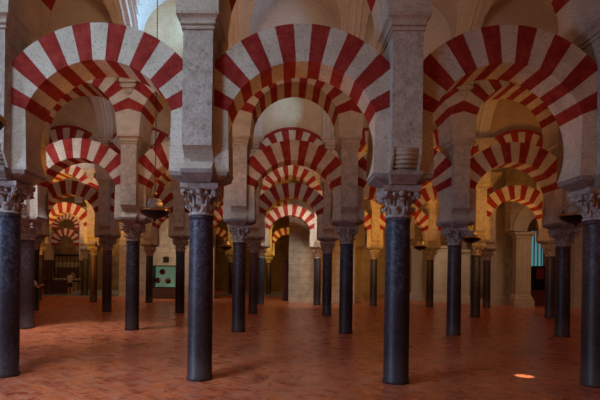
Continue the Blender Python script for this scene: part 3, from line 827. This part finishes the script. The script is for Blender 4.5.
# area lights added to brighten the far walls
area((.8, 24.5, 7.2), (1.2, 31, .8), 1.4, 48, (1, .98, .92), spread=70)
area((-7.5, 30.2, 6.8), (-7.3, 34, 1.2), 1.2, 50, (1, .88, .72), spread=90)
area((13.5, 24.5, 6.5), (15, 30, 1.0), 1.4, 20, (1, .68, .42), spread=100)
area((9.5, 29.5, 6.5), (10.2, 36, 1.5), 1.4, 36, (1, .84, .62), spread=100)
area((-14.5, 38.5, 6.5), (-16.5, 46, 1.5), 1.4, 50, (1, .62, .28), spread=110)
area((-8, 10.8, 8.6), (-4.5, 14.6, 4.8), 1.4, 18, (.9, .92, 1.0), spread=70)  # cool light added for a second-row pier at left
# gold area lights added to wash the deep arches, no fixtures
area((-12.6, 24.6, 2.7), (-13, 28.8, 5.2), .5, 110, (1, .44, .05), spread=140)
area((8.9, 17.6, 2.7), (8.6, 21.9, 5.4), .5, 50, (1, .44, .06), spread=140)
area((4.6, 24.6, 2.7), (4.6, 28.8, 5.2), .5, 70, (1, .44, .06), spread=140)
area((-2.6, 38.5, 3.2), (-1.4, 42.3, 4.4), .5, 60, (1, .55, .08), spread=120)
area((4.5, 42, 3.2), (5.5, 46, 3.5), .6, 30, (1, .55, .12), spread=150)
# unseen windows added high in the lunettes to light the vaults
M['winglass'] = m_emit('added_window_glow', (.55, .78, 1.0), 1.0)
def unseen_lunette_window(n, k, i, e, c):
    cx = (colX(i) + colX(i + 1)) / 2; Y = rowY(k) + .54
    b = MB(); pr = [(-.45, 8.35), (.45, 8.35)] + [(.45 * math.cos(PI * j / 10), 9.0 + .45 * math.sin(PI * j / 10)) for j in range(11)]
    b.prism_y(pr, -.015, .015); o = struct(b.build('window_%d' % n, M['winglass'], None, (cx, Y, 0)))
    b = MB()
    for s in (-1, 1): b.box(s * .48 - .03, s * .48 + .03, -.05, .05, 8.32, 9.0)
    b.box(-.51, .51, -.05, .05, 8.29, 8.35); b.box(-.015, .015, -.03, .03, 8.35, 9.45); b.box(-.45, .45, -.03, .03, 8.9, 8.93)
    b.build('window_frame', M['cornice'], o)
    area((cx, Y + .08, 8.8), (cx - .3, Y + 5, 8.9), .9, e, c, spread=110)
for n, (k, i, e, c) in enumerate(((1, -1, 22, (1, .66, .34)), (1, 0, 5, (1, .82, .76)), (2, 0, 22, (1, .86, .8)), (2, -2, 14, (1, .86, .8)), (2, 2, 3, (1, .7, .5)),
                                (1, 1, 9, (1, .72, .5)), (3, -1, 20, (1, .86, .7)), (3, 0, 20, (1, .86, .7)), (3, -4, 60, (.9, .95, 1)), (4, -4, 60, (.9, .95, 1)))):
    unseen_lunette_window(n + 2, k, i, e, c)
# blue lights added in mid-air to tint the left flank of some vault bays
for k, i, e in ((1, -1, 34), (1, 0, 4), (2, 0, 12), (2, -1, 14), (3, 0, 8)):
    cx = (colX(i) + colX(i + 1)) / 2; Y = rowY(k + 1) - .5
    area((cx + .85, Y - 1.0, 9.0), (cx - 1.3, Y - .45, 9.0), .4, e, (.25, .60, 1.0), spread=110)
# warm fill lights added in the aisles, floating without fixtures
def pt(x, y, z, e, col=(1, .42, .11), r=.25): added_uplight(x, y, z, e, col, r)
for x, e in ((-4.6, 26), (.2, 22), (3.6, 15), (8.5, 12)): pt(x, rowY(1) + 1.0, 3.2, e, (1, .42, .08))
for x, e in ((-10, 40), (-4, 24), (.2, 18), (5.0, 40), (9, 40)): pt(x, rowY(2) + 1.3, 3.2, e)
for x, e in ((-13, 260), (-8, 60), (0, 22), (5.5, 130), (9, 90), (13, 40)): pt(x, rowY(3) + 1.5, 3.2, e, (1, .5, .09))
pt(colX(-4) + 1.6, rowY(4) + 3.0, 3.2, 340, (1, .5, .08))
pt(-16, 43, 2.5, 300, (1, .5, .08))
pt(colX(0) - 1.0, 38.5, 3.2, 300, (1, .6, .13))
pt(colX(3), 33, 3.2, 160)
pt(5.6, 2.2, 1.0, 38, (1, .40, .07)); pt(1.2, 2.2, 1.0, 24, (1, .56, .3)); pt(-3.0, 2.6, 1.0, 10, (1, .6, .35))  # low warm fill added in front of the nearest arcade
# small patch of sun on the floor at right
l = bpy.data.lights.new('sun_shaft', 'SPOT'); l.energy = 7000; l.color = (1, .85, .68); l.spot_size = math.radians(2.6); l.spot_blend = .8; l.shadow_soft_size = .02
o = bpy.data.objects.new('sun_shaft', l); C.objects.link(o)
tx, ty = at(524, 376, 7.95)[0], 7.95
for yy in [x * .01 for x in range(600, 1100)]:
    X, Z = at(524, 376, yy)
    if Z <= 0: tx, ty = X, yy; break
o.location = (tx + 1.2, ty - 3.0, 7.5); d = Vector((tx, ty, 0)) - o.location; o.rotation_euler = d.to_track_quat('-Z', 'Y').to_euler()

w = bpy.data.worlds.new('World'); bpy.context.scene.world = w; w.use_nodes = True
bg = w.node_tree.nodes['Background']; bg.inputs[0].default_value = (1.0, .36, .12, 1); bg.inputs[1].default_value = .17

# ------------------------------------------------------------------ camera
cam = bpy.data.cameras.new('Camera'); co = bpy.data.objects.new('Camera', cam); C.objects.link(co)
cam.sensor_width = 36; cam.lens = F / 600 * 36
cam.shift_x = (300 - CX) / 600; cam.shift_y = (CY - 200) / 600
fwd = Vector((math.sin(PSI), math.cos(PSI), 0)); right = Vector((math.cos(PSI), -math.sin(PSI), 0)); upv = Vector((0, 0, 1))
cr, sr = math.cos(RHO), math.sin(RHO)
# turned so that the world appears rotated clockwise by RHO
rx = right * cr + upv * sr; uy = upv * cr - right * sr
mw = Matrix.Identity(4)
for r in range(3): mw[r][0] = rx[r]; mw[r][1] = uy[r]; mw[r][2] = -fwd[r]
mw[2][3] = EYE
co.matrix_world = mw; cam.clip_end = 200; cam.clip_start = .05
sc = bpy.context.scene; sc.camera = co
sc.view_settings.view_transform = 'Standard'; sc.view_settings.look = 'None'; sc.view_settings.gamma = 1; sc.view_settings.exposure = 0
